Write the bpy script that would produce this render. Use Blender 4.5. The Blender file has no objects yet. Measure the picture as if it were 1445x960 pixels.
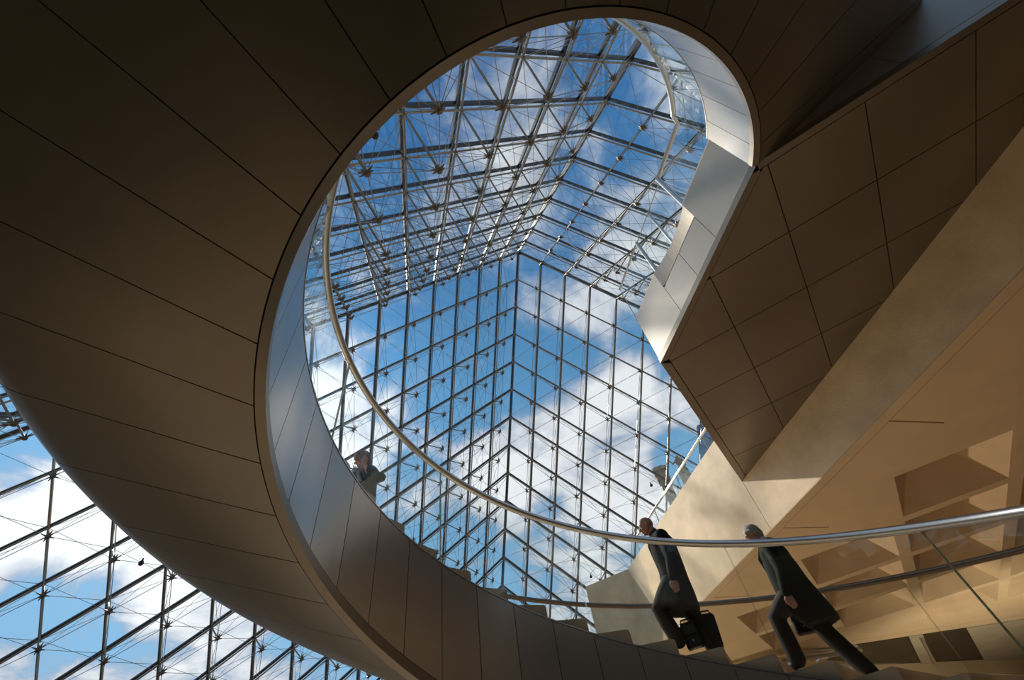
import bpy, bmesh, math, random
import numpy as np
from mathutils import Vector, Matrix

random.seed(7)
C = bpy.context.scene.collection
scene = bpy.context.scene
PI = math.pi

# ------------------------------------------------------------------ camera
cam_d = bpy.data.cameras.new('camera')
cam = bpy.data.objects.new('camera', cam_d)
C.objects.link(cam)
CAM = Vector((-6.1913, -13.7014, -6.2059))
RX = Vector((0.98094606, -0.15976471, -0.11054439))
RY = Vector((0.05433854, 0.77190528, -0.63341105))
RZ = Vector((0.18652653, 0.61533526, 0.76587882))
cam.matrix_world = Matrix(((RX[0], -RY[0], -RZ[0], CAM[0]), (RX[1], -RY[1], -RZ[1], CAM[1]),
                           (RX[2], -RY[2], -RZ[2], CAM[2]), (0, 0, 0, 1)))
cam_d.sensor_width = 36.0
cam_d.lens = 647.949 / 1445 * 36.0
cam_d.shift_x = 7.943 / 1445
cam_d.shift_y = 17.022 / 1445
cam_d.clip_start = 0.05
cam_d.clip_end = 3000
scene.camera = cam

# ------------------------------------------------------------------ light
scene.view_settings.view_transform = 'Standard'
scene.view_settings.look = 'None'
scene.view_settings.gamma = 1
scene.view_settings.use_curve_mapping = False
scene.view_settings.exposure = 0.0
SKY_STRENGTH = 0.95
SUN_STRENGTH = 4.8
sun_d = bpy.data.lights.new('sun', 'SUN')
sun = bpy.data.objects.new('sun', sun_d)
C.objects.link(sun)
SUNDIR = Vector((-.529, 1.12, 1.08)).normalized()       # towards the sun
sun.rotation_euler = SUNDIR.to_track_quat('Z', 'Y').to_euler()
sun_d.energy = SUN_STRENGTH
sun_d.angle = math.radians(1.2)
sun_d.color = (1.0, .90, .75)
sun.location = (-15, 40, 40)
try:
    scene.cycles.transparent_max_bounces = 32
    scene.cycles.max_bounces = 10
    scene.cycles.diffuse_bounces = 5
    scene.cycles.sample_clamp_indirect = 4
    scene.cycles.caustics_reflective = False
    scene.cycles.caustics_refractive = False
except Exception:
    pass

# sky: blue with broken cloud, clouds laid out by direction
world = bpy.data.worlds.new('sky')
scene.world = world
world.use_nodes = True
wn = world.node_tree.nodes
wl = world.node_tree.links
wn.clear()
def N(nt, t, **kw):
    n = nt.new(t)
    for k, v in kw.items():
        setattr(n, k, v)
    return n
def wmath(op, a, b=None, clamp=False):
    n = N(wn, 'ShaderNodeMath', operation=op)
    n.use_clamp = clamp
    for i, x in enumerate((a, b)):
        if x is None:
            continue
        if isinstance(x, (int, float)):
            n.inputs[i].default_value = x
        else:
            wl.new(x, n.inputs[i])
    return n.outputs[0]
tc = N(wn, 'ShaderNodeTexCoord')
sep = N(wn, 'ShaderNodeSeparateXYZ')
wl.new(tc.outputs['Generated'], sep.inputs[0])
den = wmath('ADD', wmath('MAXIMUM', sep.outputs[2], 0.0), 0.22)
comb = N(wn, 'ShaderNodeCombineXYZ')
wl.new(wmath('DIVIDE', sep.outputs[0], den), comb.inputs[0])
wl.new(wmath('DIVIDE', sep.outputs[1], den), comb.inputs[1])
ns = N(wn, 'ShaderNodeTexNoise')
ns.inputs['Scale'].default_value = 4.2
ns.inputs['Detail'].default_value = 9
ns.inputs['Roughness'].default_value = 0.58
ns.inputs['Distortion'].default_value = 0.5
wl.new(comb.outputs[0], ns.inputs['Vector'])
ns2 = N(wn, 'ShaderNodeTexNoise')
ns2.inputs['Scale'].default_value = 9.0
ns2.inputs['Detail'].default_value = 6
wl.new(comb.outputs[0], ns2.inputs['Vector'])
dens = wmath('ADD', wmath('MULTIPLY', wmath('SUBTRACT', ns.outputs[0], 0.5), 2.7), 0.40)
BIAS = [((-0.025, 0.25, 0.968), 12, -.40), ((0.325, 0.192, 0.926), 7, -.30), ((0.003, 0.489, 0.872), 11, -.25),
        ((0.09, 0.655, 0.75), 10, -.42), ((0.116, 0.158, 0.981), 12, .25), ((-0.17, 0.75, 0.65), 9, .45),
        ((0.18, 0.80, 0.57), 8, .75), ((0.43, 0.69, 0.58), 12, .66), ((0.28, 0.63, 0.72), 8, -.50), ((0.388, .816, .428), 6, .25),
        ((0.089, 0.902, 0.423), 9, -.45), ((-0.545, 0.72, 0.43), 8, .8), ((-0.43, 0.80, 0.42), 8, .8),
        ((-0.575, 0.62, 0.534), 7, -.4), ((-0.48, 0.806, 0.347), 6, -.8), ((-0.486, 0.827, 0.25), 6, .5),
        ((0.372, 0.36, 0.856), 13, .30), ((-0.297, 0.905, 0.303), 8, .3), ((0.10, .35, .93), 12, .25),
        ((0.30, 0.87, 0.38), 8, .22), ((0.527, 0.67, 0.523), 4.5, -.8)]
for d, deg, w in BIAS:
    dt = N(wn, 'ShaderNodeVectorMath', operation='DOT_PRODUCT')
    nv = N(wn, 'ShaderNodeVectorMath', operation='NORMALIZE')
    wl.new(tc.outputs['Generated'], nv.inputs[0])
    wl.new(nv.outputs[0], dt.inputs[0])
    dt.inputs[1].default_value = Vector(d).normalized()
    mr = N(wn, 'ShaderNodeMapRange', interpolation_type='SMOOTHSTEP')
    mr.inputs[1].default_value = math.cos(math.radians(deg))
    mr.inputs[2].default_value = 1.0
    mr.inputs[3].default_value = 0.0
    mr.inputs[4].default_value = w
    wl.new(dt.outputs['Value'], mr.inputs[0])
    dens = wmath('ADD', dens, mr.outputs[0])
dens = wmath('ADD', dens, wmath('MULTIPLY', wmath('SUBTRACT', ns2.outputs[0], .5), .5))
# blue, deeper overhead
blue = N(wn, 'ShaderNodeValToRGB')
blue.color_ramp.elements[0].position = 0.25
blue.color_ramp.elements[0].color = (0.30, 0.56, 0.82, 1)
blue.color_ramp.elements[1].position = 1.0
blue.color_ramp.elements[1].color = (0.030, 0.145, 0.38, 1)
e_ = blue.color_ramp.elements.new(0.72)
e_.color = (0.11, 0.31, 0.56, 1)
wl.new(sep.outputs[2], blue.inputs[0])
cloud = N(wn, 'ShaderNodeValToRGB')
cloud.color_ramp.elements[0].position = 0.35
cloud.color_ramp.elements[0].color = (0.36, 0.43, 0.56, 1)
cloud.color_ramp.elements[1].position = 1.05
cloud.color_ramp.elements[1].color = (0.95, 0.96, 0.98, 1)
wl.new(dens, cloud.inputs[0])
cf = N(wn, 'ShaderNodeMapRange', interpolation_type='SMOOTHSTEP')
cf.inputs[1].default_value = 0.15
cf.inputs[2].default_value = 0.72
wl.new(dens, cf.inputs[0])
mx = N(wn, 'ShaderNodeMix', data_type='RGBA')
wl.new(cf.outputs[0], mx.inputs[0])
wl.new(blue.outputs[0], mx.inputs[6])
wl.new(cloud.outputs[0], mx.inputs[7])
# glare round the sun
dts = N(wn, 'ShaderNodeVectorMath', operation='DOT_PRODUCT')
wl.new(nv.outputs[0], dts.inputs[0])
dts.inputs[1].default_value = SUNDIR
gl = wmath('POWER', wmath('MAXIMUM', dts.outputs['Value'], 0.0), 22.0)
bg = N(wn, 'ShaderNodeBackground')
wl.new(mx.outputs[2], bg.inputs[0])
wl.new(wmath('MULTIPLY', wmath('ADD', wmath('MULTIPLY', gl, 0.9), 1.0), SKY_STRENGTH), bg.inputs[1])
wo = N(wn, 'ShaderNodeOutputWorld')
wl.new(bg.outputs[0], wo.inputs[0])

# ------------------------------------------------------------------ materials
def mat(name, col, rough=.6, metal=0.0, noise=0.0, scale=4.0, stretch=None, bump=0.0, bscale=40.0, col2=None, spec=.5, sheen=0):
    m = bpy.data.materials.new(name)
    m.use_nodes = True
    nt = m.node_tree
    b = nt.nodes['Principled BSDF']
    b.inputs['Roughness'].default_value = rough
    b.inputs['Metallic'].default_value = metal
    b.inputs['Specular IOR Level'].default_value = spec
    if sheen:
        b.inputs['Sheen Weight'].default_value = sheen
    c = tuple(col) + (1,)
    if noise > 0 or col2:
        g = nt.nodes.new('ShaderNodeNewGeometry')
        mp = nt.nodes.new('ShaderNodeMapping')
        mp.inputs['Scale'].default_value = stretch or (1, 1, 1)
        nt.links.new(g.outputs['Position'], mp.inputs[0])
        n = nt.nodes.new('ShaderNodeTexNoise')
        n.inputs['Scale'].default_value = scale
        n.inputs['Detail'].default_value = 6
        n.inputs['Roughness'].default_value = .6
        nt.links.new(mp.outputs[0], n.inputs[0])
        r = nt.nodes.new('ShaderNodeValToRGB')
        r.color_ramp.elements[0].position = .3
        r.color_ramp.elements[1].position = .7
        lo = tuple(x * (1 - noise) for x in col) if not col2 else tuple(col2)
        hi = tuple(min(1, x * (1 + noise)) for x in col) if not col2 else tuple(col)
        r.color_ramp.elements[0].color = lo + (1,)
        r.color_ramp.elements[1].color = hi + (1,)
        nt.links.new(n.outputs[0], r.inputs[0])
        nt.links.new(r.outputs[0], b.inputs['Base Color'])
    else:
        b.inputs['Base Color'].default_value = c
    if bump > 0:
        g2 = nt.nodes.new('ShaderNodeNewGeometry')
        n2 = nt.nodes.new('ShaderNodeTexNoise')
        n2.inputs['Scale'].default_value = bscale
        n2.inputs['Detail'].default_value = 4
        nt.links.new(g2.outputs['Position'], n2.inputs[0])
        bp = nt.nodes.new('ShaderNodeBump')
        bp.inputs['Strength'].default_value = bump
        bp.inputs['Distance'].default_value = .01
        nt.links.new(n2.outputs[0], bp.inputs['Height'])
        nt.links.new(bp.outputs[0], b.inputs['Normal'])
    return m

def glass_mat(name, tint, refl=1.0, f0=1.45):
    m = bpy.data.materials.new(name)
    m.use_nodes = True
    nt = m.node_tree
    nt.nodes.clear()
    o = nt.nodes.new('ShaderNodeOutputMaterial')
    t = nt.nodes.new('ShaderNodeBsdfTransparent')
    t.inputs[0].default_value = tint + (1,)
    g = nt.nodes.new('ShaderNodeBsdfGlossy')
    g.inputs['Roughness'].default_value = 0.0
    g.inputs['Color'].default_value = (.95, 1, .98, 1)
    fr = nt.nodes.new('ShaderNodeFresnel')
    geo = nt.nodes.new('ShaderNodeNewGeometry')      # the same reflectance on both faces of the thin pane
    io = nt.nodes.new('ShaderNodeMapRange')
    io.inputs[3].default_value = f0
    io.inputs[4].default_value = 1.0/f0
    nt.links.new(geo.outputs['Backfacing'], io.inputs[0])
    nt.links.new(io.outputs[0], fr.inputs[0])
    mu = nt.nodes.new('ShaderNodeMath')
    mu.operation = 'MULTIPLY'
    mu.inputs[1].default_value = refl
    nt.links.new(fr.outputs[0], mu.inputs[0])
    mi = nt.nodes.new('ShaderNodeMixShader')
    nt.links.new(mu.outputs[0], mi.inputs[0])
    nt.links.new(t.outputs[0], mi.inputs[1])
    nt.links.new(g.outputs[0], mi.inputs[2])
    nt.links.new(mi.outputs[0], o.inputs[0])
    return m

M = {}
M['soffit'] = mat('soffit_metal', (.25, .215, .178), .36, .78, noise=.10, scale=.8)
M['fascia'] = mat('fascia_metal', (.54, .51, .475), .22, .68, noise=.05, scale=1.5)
M['rim'] = mat('rim_metal', (.27, .235, .20), .32, .75)
M['dark_joint'] = mat('joint_black', (.012, .010, .008), .9)
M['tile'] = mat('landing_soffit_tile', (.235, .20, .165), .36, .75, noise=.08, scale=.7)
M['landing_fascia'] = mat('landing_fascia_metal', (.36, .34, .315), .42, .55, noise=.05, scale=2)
M['brushed'] = mat('brushed_metal', (.60, .52, .43), .40, .55, noise=.12, scale=2.5, stretch=(6, 6, .4))
M['steel'] = mat('brushed_steel', (.62, .60, .575), .30, 1.0)
M['mullion'] = mat('mullion_dark', (.055, .058, .065), .45, .4)
M['tube'] = mat('tube_steel', (.34, .30, .25), .55, .5)
M['rail_dark'] = mat('rail_bronze', (.20, .155, .12), .35, .9)
M['strut'] = mat('strut_steel', (.26, .22, .18), .4, .7)
M['hub'] = mat('hub_bronze', (.16, .125, .09), .45, .7)
M['cable'] = mat('cable_steel', (.30, .29, .28), .4, .8)
M['stone'] = mat('limestone', (.72, .55, .36), .62, noise=.16, scale=1.6, bump=.25, bscale=30)
M['stone_joint'] = mat('stone_joint', (.16, .11, .06), .9)
M['step'] = mat('step_stone', (.74, .56, .38), .5, noise=.10, scale=3, bump=.1)
M['ceiling'] = mat('ceiling_concrete', (.62, .47, .31), .75, noise=.07, scale=1.2, stretch=(1, 1, 1), bump=.12, bscale=25)
M['coffer'] = mat('coffer_concrete', (.60, .45, .30), .8, noise=.07, scale=2.0, bump=.12, bscale=30)
M['floor'] = mat('floor_stone', (.48, .37, .25), .45, noise=.08, scale=2)
M['basement'] = mat('basement_stone', (.12, .09, .065), .7, noise=.08, scale=.8)
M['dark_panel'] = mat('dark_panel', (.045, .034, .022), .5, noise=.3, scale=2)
M['plaza'] = mat('plaza_stone', (.42, .38, .32), .8, noise=.15, scale=.3)
M['palace'] = mat('palace_stone', (.25, .205, .15), .85, noise=.35, scale=1.6, bump=.6, bscale=3)
M['slate'] = mat('slate_roof', (.13, .19, .26), .55, noise=.3, scale=1.5, stretch=(1, 1, 4))
M['pane'] = glass_mat('pyramid_glass', (.955, .975, .98), .9, 1.3)
M['balustrade'] = glass_mat('balustrade_glass', (.975, .988, .980), 1.0, 1.38)
M['glass_edge'] = mat('glass_edge', (.48, .58, .50), .2, 0, spec=.9)
M['white_metal'] = mat('pale_metal', (.7, .7, .68), .25, .8)
M['coat_black'] = mat('coat_wool_black', (.013, .010, .0075), .85, noise=.25, scale=14, bump=.4, bscale=90, spec=.15)
M['coat_green'] = mat('coat_wool_green', (.012, .017, .015), .85, noise=.25, scale=14, bump=.4, bscale=90, spec=.15)
M['trousers'] = mat('trousers_dark', (.022, .017, .014), .85, noise=.2, scale=20, bump=.3, bscale=80)
M['shoe'] = mat('shoe_leather', (.012, .010, .009), .3)
M['skin'] = mat('skin', (.50, .25, .17), .5, noise=.08, scale=20)
M['hair_grey'] = mat('hair_grey', (.42, .38, .33), .7, noise=.45, scale=40, stretch=(3, 3, 1), bump=.8, bscale=120)
M['hair_brown'] = mat('hair_brown', (.20, .085, .032), .6, noise=.4, scale=40, bump=.8, bscale=120)
M['scarf'] = mat('scarf_pale', (.20, .19, .17), .9, noise=.3, scale=18, bump=.5)
M['jacket'] = mat('jacket_teal', (.004, .012, .015), .75, noise=.3, scale=9, bump=.4, bscale=60)
M['leather'] = mat('bag_leather', (.014, .012, .011), .4, noise=.2, scale=10)
M['eye'] = mat('eye_white', (.6, .57, .52), .2)
M['iris'] = mat('eye_iris', (.03, .02, .015), .1)
M['lip'] = mat('lip', (.33, .12, .09), .45)
M['shirt'] = mat('shirt_white', (.7, .7, .68), .7)
M['lamp_black'] = mat('lamp_black', (.01, .01, .012), .4)

# ------------------------------------------------------------------ helpers
WORLD_LOC = {}
def wloc(o):
    return WORLD_LOC.get(o.name, Vector((0, 0, 0)))
def link(o, parent=None, loc=(0, 0, 0)):
    C.objects.link(o)
    WORLD_LOC[o.name] = Vector(loc)
    if parent is not None:
        o.parent = parent
        o.location = Vector(loc) - wloc(parent)
    else:
        o.location = loc
    return o
def tag(o, label=None, cat=None, group=None, kind=None):
    if label: o['label'] = label
    if cat: o['category'] = cat
    if group: o['group'] = group
    if kind: o['kind'] = kind
    return o
def empty(name, loc, label, cat, group=None, kind=None):
    o = bpy.data.objects.new(name, None)
    o.empty_display_size = .2
    link(o, None, loc)
    return tag(o, label, cat, group, kind)

class MB:
    """collects verts / faces in world coordinates"""
    def __init__(s):
        s.v = []; s.f = []; s.mi = []
    def add(s, vs, fs, mi=0):
        b = len(s.v)
        s.v += [tuple(v) for v in vs]
        s.f += [tuple(i + b for i in f) for f in fs]
        s.mi += [mi] * len(fs)
    def box(s, p0, p1, mi=0):
        x0, y0, z0 = p0; x1, y1, z1 = p1
        s.add([(x0,y0,z0),(x1,y0,z0),(x1,y1,z0),(x0,y1,z0),(x0,y0,z1),(x1,y0,z1),(x1,y1,z1),(x0,y1,z1)],
              [(0,3,2,1),(4,5,6,7),(0,1,5,4),(1,2,6,5),(2,3,7,6),(3,0,4,7)], mi)
    def obox(s, o, a, b, c, mi=0):
        """box from corner o with edge vectors a, b, c"""
        o, a, b, c = map(Vector, (o, a, b, c))
        vs = [o, o+a, o+a+b, o+b, o+c, o+a+c, o+a+b+c, o+b+c]
        fs = [(0,3,2,1),(4,5,6,7),(0,1,5,4),(1,2,6,5),(2,3,7,6),(3,0,4,7)]
        if a.cross(b).dot(c) < 0:
            fs = [tuple(reversed(f)) for f in fs]
        s.add(vs, fs, mi)
    def bar(s, p, q, w, h, up, mi=0):
        p, q, up = Vector(p), Vector(q), Vector(up)
        d = (q - p)
        u = d.cross(up).normalized()
        n = u.cross(d).normalized()
        s.obox(p - u*w/2 - n*h/2, d, u*w, n*h, mi)
    def tube(s, pts, r, n=8, cap=True, mi=0):
        pts = [Vector(p) for p in pts]
        rr = r if isinstance(r, (list, tuple)) else [r]*len(pts)
        b = len(s.v)
        t0 = (pts[1]-pts[0]).normalized()
        u = t0.orthogonal().normalized()
        for i, p in enumerate(pts):
            t = (pts[min(i+1, len(pts)-1)] - pts[max(i-1, 0)]).normalized()
            u = (u - t*u.dot(t)).normalized()
            w = t.cross(u)
            for k in range(n):
                a = 2*PI*k/n
                s.v.append(tuple(p + (u*math.cos(a) + w*math.sin(a))*rr[i]))
        for i in range(len(pts)-1):
            for k in range(n):
                k2 = (k+1) % n
                s.f.append((b+i*n+k, b+i*n+k2, b+(i+1)*n+k2, b+(i+1)*n+k)); s.mi.append(mi)
        if cap:
            s.f.append(tuple(b+k for k in reversed(range(n)))); s.mi.append(mi)
            s.f.append(tuple(b+(len(pts)-1)*n+k for k in range(n))); s.mi.append(mi)
    def grid(s, fn, nu, nv, mi=0, flip=False):
        b = len(s.v)
        for i in range(nu+1):
            for j in range(nv+1):
                s.v.append(tuple(fn(i/nu, j/nv)))
        for i in range(nu):
            for j in range(nv):
                f = (b+i*(nv+1)+j, b+(i+1)*(nv+1)+j, b+(i+1)*(nv+1)+j+1, b+i*(nv+1)+j+1)
                s.f.append(tuple(reversed(f)) if flip else f); s.mi.append(mi)
    def slab(s, fn, nu, nv, nvec, mi=0):
        """closed thin solid: surface fn(u,v) and the same offset by nvec(u,v)"""
        b = len(s.v)
        W = nv+1
        for side in (0, 1):
            for i in range(nu+1):
                for j in range(nv+1):
                    p = Vector(fn(i/nu, j/nv))
                    if side: p = p + Vector(nvec(i/nu, j/nv))
                    s.v.append(tuple(p))
        T = (nu+1)*W
        def q(*f):
            s.f.append(tuple(f)); s.mi.append(mi)
        for i in range(nu):
            for j in range(nv):
                a, c, d, e = b+i*W+j, b+(i+1)*W+j, b+(i+1)*W+j+1, b+i*W+j+1
                q(a, e, d, c); q(a+T, c+T, d+T, e+T)
        for i in range(nu):
            a, c = b+i*W, b+(i+1)*W
            q(a, c, c+T, a+T)
            a, c = b+i*W+nv, b+(i+1)*W+nv
            q(a, a+T, c+T, c)
        for j in range(nv):
            a, c = b+j, b+j+1
            q(a, a+T, c+T, c)
            a, c = b+nu*W+j, b+nu*W+j+1
            q(a, c, c+T, a+T)
    def prism(s, poly, z0, z1, mi=0):
        """poly counter-clockwise in plan"""
        n = len(poly)
        b = len(s.v)
        s.v += [(x, y, z0) for x, y in poly] + [(x, y, z1) for x, y in poly]
        s.f.append(tuple(b+i for i in reversed(range(n)))); s.mi.append(mi)
        s.f.append(tuple(b+n+i for i in range(n))); s.mi.append(mi)
        for i in range(n):
            j = (i+1) % n
            s.f.append((b+i, b+j, b+n+j, b+n+i)); s.mi.append(mi)
    def mesh(s, name, mats, origin=(0, 0, 0), smooth=False):
        me = bpy.data.meshes.new(name)
        ox, oy, oz = origin
        me.from_pydata([(x-ox, y-oy, z-oz) for x, y, z in s.v], [], s.f)
        ms = mats if isinstance(mats, (list, tuple)) else [mats]
        for m in ms: me.materials.append(m)
        if len(ms) > 1:
            me.polygons.foreach_set('material_index', s.mi)
        if smooth:
            me.polygons.foreach_set('use_smooth', [True]*len(me.polygons))
            try: me.set_sharp_from_angle(angle=math.radians(38))
            except Exception: pass
        me.update()
        return me
    def build(s, name, mats, parent=None, smooth=False, loc=None):
        o0 = Vector(loc) if loc is not None else (wloc(parent) if parent is not None else Vector((0, 0, 0)))
        me = s.mesh(name, mats, o0, smooth)
        return link(bpy.data.objects.new(name, me), parent, o0)

def inst(name, me, parent, loc):
    return link(bpy.data.objects.new(name, me), parent, loc)

# ------------------------------------------------------------------ pyramid
HP = 21.64
CD = 35.42/2*math.sqrt(2)
APEX = Vector((0, 0, HP))
EC = {'D': Vector((0, CD, 0)), 'U': Vector((0, -CD, 0)), 'L': Vector((-CD, 0, 0)), 'R': Vector((CD, 0, 0))}
FACES = {'wall_left': ('L', 'D', 'glazed pyramid side seen low behind the curl of the stair, on the left'),
         'wall_right': ('D', 'R', 'glazed pyramid side seen low towards the stone wall and the two walking men'),
         'wall_rear': ('U', 'L', 'glazed pyramid side overhead with the densest web of struts'),
         'wall_upper_right': ('R', 'U', 'glazed pyramid side overhead beside the bright curved parapet')}
NR = 18
def node(a, b, i, j):
    return APEX + (EC[a]-APEX)*i/NR + (EC[b]-APEX)*j/NR

for wname, (a, b, lab) in FACES.items():
    w = empty(wname, (EC[a]+EC[b])/2, lab, None, kind='structure')
    ea = (EC[a]-APEX)/NR
    eb = (EC[b]-APEX)/NR
    nrm = ea.cross(eb).normalized()
    if nrm.dot(Vector((0, 0, 5))-APEX) < 0: nrm = -nrm
    out = -nrm
    # panes: rhombi share one mesh, triangles along the base share another
    ed = .03
    def pane_mesh(corners):
        cc = sum(corners, Vector())/len(corners)
        ins = [c + (cc-c).normalized()*ed*1.4 for c in corners]
        mb = MB()
        n = len(ins)
        vs = [p + out*.012 for p in ins] + [p + out*.035 for p in ins]
        fs = [tuple(range(n)), tuple(reversed(range(n, 2*n)))] + [(i, n+i, n+(i+1) % n, (i+1) % n) for i in range(n)]
        mb.add(vs, fs)
        me = mb.mesh('glass_pane', M['pane'])
        return me
    rh = pane_mesh([Vector(), ea, ea+eb, eb])
    tr = pane_mesh([Vector(), ea, eb])
    for i in range(NR):
        for j in range(NR-i):
            inst('glass_pane', rh if i+j < NR-1 else tr, w, node(a, b, i, j))
    # glazing bars and the inner chord tubes, one bar to a line of the lattice
    for k in range(1, NR):
        for (p, q) in ((node(a, b, k, 0), node(a, b, k, NR-k)), (node(a, b, 0, k), node(a, b, NR-k, k))):
            mb = MB(); mb.bar(p, q, .085, .10, nrm)
            mb.build('mullion', M['mullion'], w)
            mb = MB(); mb.tube([p+nrm*.20, q+nrm*.20], .033, 6)
            mb.build('chord_tube', M['tube'], w, smooth=True)
    mb = MB(); mb.bar(APEX, EC[a], .13, .16, nrm); mb.build('ridge_bar', M['mullion'], w)
    hub = MB()
    for s_ in range(3):
        t0 = [-.055, 0, .055][s_]
    bm = bmesh.new(); bmesh.ops.create_icosphere(bm, subdivisions=1, radius=.088)
    hub.add([v.co for v in bm.verts], [tuple(v.index for v in f.verts) for f in bm.faces]); bm.free()
    ua = ea.normalized(); ub = eb.normalized()
    dirs = [ua, -ua, ub, -ub, (ua+ub).normalized(), -(ua+ub).normalized(), (ua-ub).normalized(), (ub-ua).normalized()]
    for d in dirs:
        d = (d - nrm*.30).normalized()
        hub.tube([d*.05, d*.19], [.032, .013], 5)
    hub_me = hub.mesh('hub', M['hub'])
    cab = MB()
    def L(i, j):
        m = min(i, j, NR-i-j)
        return .82*math.sqrt(m) if m > 0 else 0.2
    def bot(i, j):
        return node(a, b, i, j) + nrm*L(i, j)
    for i in range(1, NR-1):
        for j in range(1, NR-i):
            P, Q = node(a, b, i, j), bot(i, j)
            mb = MB(); mb.tube([P+nrm*.18, P+nrm*(.18+.12), Q-nrm*.12, Q], [.022, .032, .032, .022], 6)
            mb.build('strut', M['strut'], w, smooth=True)
            inst('hub', hub_me, w, Q)
            for di, dj in ((1, 0), (0, 1)):
                if i+di+j+dj <= NR:
                    cab.tube([Q, bot(i+di, j+dj)], .013, 3, False)
            if i == 1: cab.tube([Q, bot(0, j)], .013, 3, False)
            if j == 1: cab.tube([Q, bot(i, 0)], .013, 3, False)
            for di, dj in ((1, 0), (-1, 0), (0, 1), (0, -1), (1, -1), (-1, 1)):
                if i+di >= 0 and j+dj >= 0 and i+j+di+dj <= NR:
                    cab.tube([Q, node(a, b, i+di, j+dj)+nrm*.2], .009, 3, False)
    tag(cab.build('cable', M['cable'], w), kind='stuff')
# four small lamps on the rods
for p, txt in (((7.02, 6.66, 7.92), 'small round black lamp hanging in the lattice beside the palace chimney'),
               ((4.37, 12.14, 5.48), 'small round black lamp hanging in the lattice above the grey stone corner'),
               ((-15.41, 4.08, 2.91), 'small round black lamp against white cloud under the big soffit'),
               ((-7.31, -10.95, 3.97), 'small round black lamp against deep blue sky at the soffit edge')):
    mb = MB()
    for k in range(6):
        pass
    bm = bmesh.new(); bmesh.ops.create_uvsphere(bm, u_segments=12, v_segments=8, radius=.085)
    bmesh.ops.scale(bm, vec=(1, 1, 1.15), verts=bm.verts)
    mb.add([v.co + Vector(p) for v in bm.verts], [tuple(v.index for v in f.verts) for f in bm.faces]); bm.free()
    pv = Vector(p)
    mb.tube([pv+Vector((0, 0, .08)), pv+Vector((0, 0, .18))], [.04, .02], 8)
    t = mb.build('hanging_lamp', M['lamp_black'], None, True, loc=p)
    tag(t, txt, 'lamp', 'small lamps hung in the pyramid lattice')
    # the rod that carries it, out to the glass
    best = None
    for (a, b, _) in FACES.values():
        n_ = (EC[a]-APEX).cross(EC[b]-APEX).normalized()
        dd = (APEX-pv).dot(n_)
        if best is None or abs(dd) < abs(best[0]): best = (dd, n_)
    mb = MB(); mb.tube([pv+Vector((0, 0, .17)), pv + best[1]*best[0]], .012, 5)
    mb.build('rod', M['cable'], t)

# ------------------------------------------------------------------ stair
CX, CY, RI = -4.6634, -11.0994, 2.5697
PP, Z0, HB, HG = 1.05925, -7.1360, 1.1789, 1.235
TH0, DTH, THE = .757, .1605, 5.684
RO = 5.16
SE = -15.08            # plane x + y = SE where the flight meets the landing
THL = -1.65
def pol(r, t, z):
    return Vector((CX + r*math.cos(t), CY + r*math.sin(t), z))
def t_end(r):
    k = (SE - CX - CY)/(math.sqrt(2)*r)
    return PI/4 + 2*PI - math.acos(max(-1, min(1, k)))
def zs(t): return Z0 + PP*t
PROF = [(2.642, -.012), (3.1, .178), (3.6, .392), (4.1, .603), (4.5, .772), (4.78, .888), (4.95, .968), (5.06, 1.05), (5.13, 1.15), (5.16, 1.27)]
stair = empty('spiral_staircase', (CX, CY, -7.8), 'spiral staircase curling round the open well, dark panelled soffit and satin metal parapet', 'staircase')
kmin = int(math.floor((THL-TH0)/DTH))
kmax = int(math.ceil((THE-TH0)/DTH))
def rad(t): return Vector((math.cos(t), math.sin(t), 0))
for k in range(kmin, kmax):
    ta, tb = TH0+k*DTH, TH0+(k+1)*DTH
    g = .0014
    # soffit panel
    ro_t = t_end(PROF[-1][0])
    if ta < THE-.02:
        def fn(u, v, ta=ta, tb=tb):
            x = v*(len(PROF)-1); i = min(int(x), len(PROF)-2); f = x-i
            r = PROF[i][0]*(1-f)+PROF[i+1][0]*f; dz = PROF[i][1]*(1-f)+PROF[i+1][1]*f
            gg = .0042/r
            t = (ta+gg)*(1-u)+(tb-gg)*u
            t = min(t, t_end(r))
            return pol(r, t, zs(t)+dz)
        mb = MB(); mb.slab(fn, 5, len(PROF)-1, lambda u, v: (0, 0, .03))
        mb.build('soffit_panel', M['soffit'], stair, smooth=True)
    # inner parapet panel
    tb2 = min(tb, THE)
    if ta < THE-.02:
        def fn(u, v, ta=ta, tb=tb2):
            t = (ta+g)*(1-u)+(tb-g)*u
            return pol(RI, t, zs(t)+.098+(HB-.098-.012)*v)
        def nv(u, v, ta=ta, tb=tb2):
            return rad(ta*(1-u)+tb*u)*.025
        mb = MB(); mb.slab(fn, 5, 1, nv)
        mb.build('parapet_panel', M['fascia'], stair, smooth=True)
        if ta < t_end(RO):
            tb3 = min(tb, t_end(RO))
            def fn(u, v, ta=ta, tb=tb3):
                t = (ta+g)*(1-u)+(tb-g)*u
                return pol(RO, t, zs(t)+1.30+.12*v)
            mb = MB(); mb.slab(fn, 4, 1, lambda u, v, ta=ta, tb=tb3: -rad(ta*(1-u)+tb*u)*.025)
            mb.build('outer_parapet_panel', M['fascia'], stair, smooth=True)
NT = 200
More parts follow.
